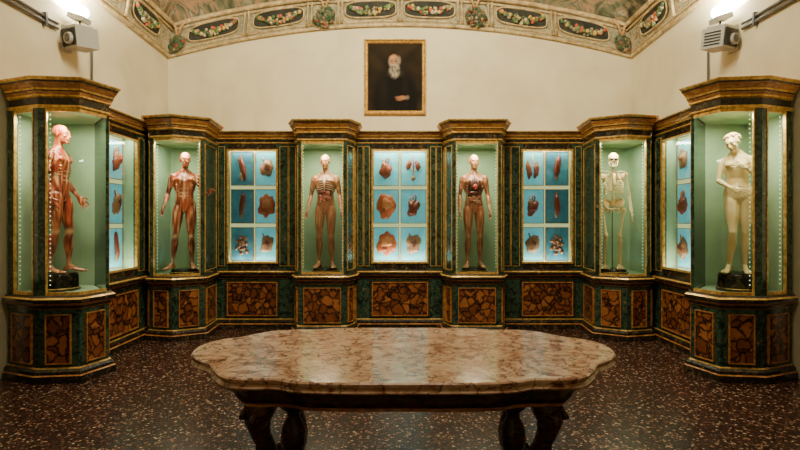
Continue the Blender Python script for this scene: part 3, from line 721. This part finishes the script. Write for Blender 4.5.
def paintc(u,v):
    n1=noise.noise(Vector((u*5,v*5,3))); n2=noise.noise(Vector((u*30,v*14,1)))
    c=mixc((.006,.005,.003),(.030,.019,.009),.4+n1*.8+.5*max(0,v))
    sh=max(el(u,v,-.0,-.42,.40,.55),-1); c=mixc(c,(.004,.0035,.003),sm(sh,.12)*.95)
    c=mixc(c,(.013,.009,.006),sm(el(u,v,-.20,-.25,.07,.3),.6)*.6)
    c=mixc(c,(.015,.010,.006),sm(el(u,v,.18,-.2,.05,.3),.7)*.5)
    c=mixc(c,(.06,.045,.03),sm(el(u,v,.0,.06,.13,.06),.4)*.5)
    h=el(u,v,-.015,.27,.088,.125); lit=.65+.35*max(-1,min(1,(-u-.02)*9+.35)); c=mixc(c,tuple(x*lit for x in(.48,.22,.10)),sm(h,.12))
    c=mixc(c,(.26,.22,.17),sm(el(u,v,.07,.29,.03,.07),.4)*.8); c=mixc(c,(.20,.17,.13),sm(el(u,v,-.10,.27,.02,.06),.5)*.7)
    for cx in(-.055,.015):
        c=mixc(c,(.20,.15,.10),sm(el(u,v,cx,.290,.026,.008),.5)*.8); c=mixc(c,(.03,.015,.01),sm(el(u,v,cx,.272,.018,.009),.5)*.9)
    c=mixc(c,(.58,.28,.14),sm(el(u,v,-.024,.245,.012,.035),.5)*.8); c=mixc(c,(.62,.34,.18),sm(el(u,v,-.03,.345,.045,.025),.9)*.7)
    bd=el(u,v,-.01,.115,.088,.13); c=mixc(c,mixc((.34,.30,.23),(.12,.10,.075),.4+n2*1.5),sm(bd,.25)); c=mixc(c,(.42,.37,.28),sm(el(u,v,-.02,.205,.055,.016),.5)*.8)
    c=mixc(c,(.12,.04,.025),sm(el(u,v,-.02,.186,.022,.006),.5)*.8)
    c=mixc(c,(.34,.16,.07),sm(el(u,v,.13,-.36,.075,.035),.3)); 
    for k in range(4): c=mixc(c,(.28,.13,.06),sm(el(u,v,.05+.008*k,-.345-.02*k,.05,.009),.4)*.9)
    c=mixc(c,(.20,.17,.13),sm(el(u,v,.22,-.355,.03,.035),.4)*.7)
    return c
for j in range(ny+1):
    for i in range(nx+1):
        u=(i/nx-.5)*PW; v_=(j/ny-.5)*PH
        cv.v.append((pc.x+u,WY1-.028,pc.z+v_)); cv.c.append(paintc(u,v_))
for j in range(ny):
    for i in range(nx):
        q=j*(nx+1)+i; cv.f.append([q,q+1,q+nx+2,q+nx+1]); cv.m.append(0)
cv.make('canvas',[M_paint],root,color=True)

# ---------------------------------------------------------------- wall projectors / conduits
for sg in(-1,1):
    c=Vector((sg*3.86,6.30,3.80)); root=empty('wall_projector',c)
    R=RZ(sg*.45)@RX(.12)
    mb=MB()
    mb.box(c,(.26,.28,.24),0,R); mb.box(c+R@Vector((0,-.145,.0)),(.23,.02,.20),1,R); mb.box(c+R@Vector((0,-.01,.13)),(.20,.22,.03),0,R)
    mb.tube([c+R@Vector((.03,-.14,-.02)),c+R@Vector((.03,-.19,-.02))],[.07,.065],20,0); mb.ell(c+R@Vector((.03,-.185,-.02)),(.05,.02,.05),2,14,8,rot=R)
    for k in range(5): mb.box(c+R@Vector((-.135,0,-.08+k*.035)),(.012,.2,.012),1,R)
    mb.box(Vector((sg*4.03,6.30,3.80)),(.03,.16,.30),0); mb.tube([Vector((sg*4.03,6.30,3.72)),c+Vector((0,0,-.06))],.025,10,1)
    h=c+Vector((sg*.02,0,.25)); mb.box(h,(.20,.16,.06),0,RY(sg*-.3)); mb.ell(h+Vector((-sg*.01,0,.075)),(.10,.085,.085),3,16,12); mb.tube([c+Vector((0,0,.12)),h],.012,8,1)
    mb.make('housing',[M_white,M_black,M_grey,M_lamp],root,smooth=False)
    arealight('flood_lamp',(h.x,h.y,h.z+.18),.16,.12,150,(1,.88,.64),root,(math.pi,sg*.45,0))
    cd=MB(); X=sg*4.02
    for dz in(0,.06): cd.tube([(X,-1.5,3.86+dz),(X,6.12,3.86+dz),],.018,8)
    cd.tube([(X,6.55,3.84),(X,6.78,3.84),(X,6.80,3.8),(X,6.80,3.0)],.014,8)
    for y in(1,3,5.2,5.9): cd.box((X,y,3.89),(.05,.03,.15))
    cd.make('conduit_pipes',[M_grey],smooth=False)

# ---------------------------------------------------------------- table
TX=.02
troot=empty('marble_table',(TX,3.15,0))
half=[(0,2.49),(.30,2.49),(.52,2.51),(.64,2.56),(.78,2.56),(.90,2.60),(1.00,2.73),(1.06,2.84),(1.16,2.93),(1.24,3.04),(1.27,3.20),(1.25,3.34),(1.18,3.44),(1.09,3.50),(1.01,3.60),(.91,3.70),(.76,3.745),(.64,3.74),(.50,3.78),(.3,3.80),(0,3.80)]
ctrl=[Vector((x+TX,y)) for x,y in half]+[Vector((-x+TX,y)) for x,y in half[-2:0:-1]]
def catmull(P,k=5):
    out=[];n=len(P)
    for i in range(n):
        a,b,c,d=P[i-1],P[i],P[(i+1)%n],P[(i+2)%n]
        for j in range(k):
            t=j/k; out.append(.5*((2*b)+(c-a)*t+(2*a-5*b+4*c-d)*t*t+(3*b-a-3*c+d)*t**3))
    return out
OUT=catmull(ctrl)
def inset(P,o_):
    n=len(P);out=[]
    for i in range(n):
        t=(P[(i+1)%n]-P[i-1]).normalized(); nn=Vector((t.y,-t.x))
        out.append(P[i]+nn*o_)
    return out
def slab(mb,prof,mats,close=True):
    n=len(OUT);R=[]
    for (o_,z) in prof:
        q=inset(OUT,o_); R.append([(p.x,p.y,z) for p in q])
    for j in range(len(prof)-1):
        mb.add(R[j]+R[j+1],[(i,(i+1)%n,n+(i+1)%n,n+i) for i in range(n)],mats[j])
    if close: mb.add(R[0],[tuple(range(n))[::-1]],mats[0]); mb.add(R[-1],[tuple(range(n))],mats[-1])
mb=MB(); slab(mb,[(-.03,.758),(-.008,.761),(-.0,.770),(-.012,.786),(-.002,.798),(-.0,.812),(-.008,.82)],[0]*6); mb.make('marble_top',[M_tmarble],troot)
mb=MB(); slab(mb,[(-.15,.63),(-.13,.635),(-.12,.655),(-.14,.67),(-.14,.725),(-.10,.74),(-.06,.758)],[0,1,0,0,1,0]); mb.make('apron',[M_wood,M_corn],troot)
mb=MB()
for sx in(-1,1):
    for (y,fy) in((2.80,-1),(3.48,1)):
        c=Vector((TX+sx*.72,y,0)); dr=Vector((sx*.6,fy*.55,0)).normalized()
        S=[(.02,.66,.080),(.05,.61,.080),(.07,.54,.068),(.05,.46,.052),(.01,.38,.043),(-.05,.29,.040),(-.075,.21,.040),(-.06,.14,.042),(.0,.08,.048),(.06,.05,.055),(.10,.045,.045)]
        mb.tube([c+dr*a+Vector((0,0,z)) for a,z,r_ in S],[r_ for a,z,r_ in S],14,up=(dr.y*-1,dr.x,0),flat=1.0)
        def scroll(cc,r0,turns,wd):
            pts=[];rr=[]
            for k in range(26):
                t=k/25; a=t*turns*2*math.pi; r_=r0*(1-t*.8)
                pts.append(cc+dr*(r_*math.cos(a))+Vector((0,0,r_*math.sin(a)))); rr.append(wd*(1-.5*t))
            mb.tube(pts,rr,8)
        side=Vector((-dr.y,dr.x,0))
        for q in(-1,1):
            scroll(c+dr*.08+Vector((0,0,.55))+side*q*.055,.055,1.6,.017); scroll(c+dr*.08+Vector((0,0,.06))+side*q*.045,.045,1.4,.015)
        for k in range(5):
            z=.62-k*.055; a_=.10-k*.012
            mb.ell(c+dr*(a_)+Vector((0,0,z)),(.045-.004*k,.03,.045),0,10,8)
        mb.ell(c+Vector((0,0,.022))+dr*.06,(.06,.06,.022),0,14,8)
    mb.lathe([(.05,0),(.07,.02),(.07,.05),(.04,.08),(.035,.14),(.06,.2),(.08,.28),(.07,.36),(.04,.42),(.045,.45),(.08,.48),(.085,.52),(.05,.55),(.05,.6),(.09,.63),(.09,.67)],(TX+sx*.66,3.14,0),20)
    mb.tube([(TX+sx*.68,2.86,.11),(TX+sx*.66,3.14,.13),(TX+sx*.68,3.42,.11)],[.03,.035,.03],10)
mb.tube([(TX-.66,3.14,.12),(TX-.3,3.14,.09),(TX,3.14,.12),(TX+.3,3.14,.09),(TX+.66,3.14,.12)],[.03,.03,.04,.03,.03],10)
mb.make('carved_legs',[M_wood],troot,smooth=True)

# ---------------------------------------------------------------- lights
arealight('room_fill_light',(0,1.6,6.1),1.6,1.2,105,(1,.85,.60))  # unseen fill light, added to brighten table and room
arealight('back_wall_fill_light',(0,4.6,5.9),3.0,.5,390,(1,.89,.63),rot=(math.radians(57),0,0))  # added light aimed at the back wall to brighten the plaster
w=bpy.data.worlds.new('world'); scene.world=w; w.use_nodes=True; w.node_tree.nodes['Background'].inputs[0].default_value=(.02,.018,.014,1)
# ---------------------------------------------------------------- camera
cam=bpy.data.cameras.new('camera'); cam.sensor_width=36; cam.lens=521/800*36; cam.shift_y=-3/800; cam.clip_start=.05
co=bpy.data.objects.new('camera',cam); co.location=(0,0,CAMZ); co.rotation_euler=(math.pi/2,0,0); COL.objects.link(co); scene.camera=co
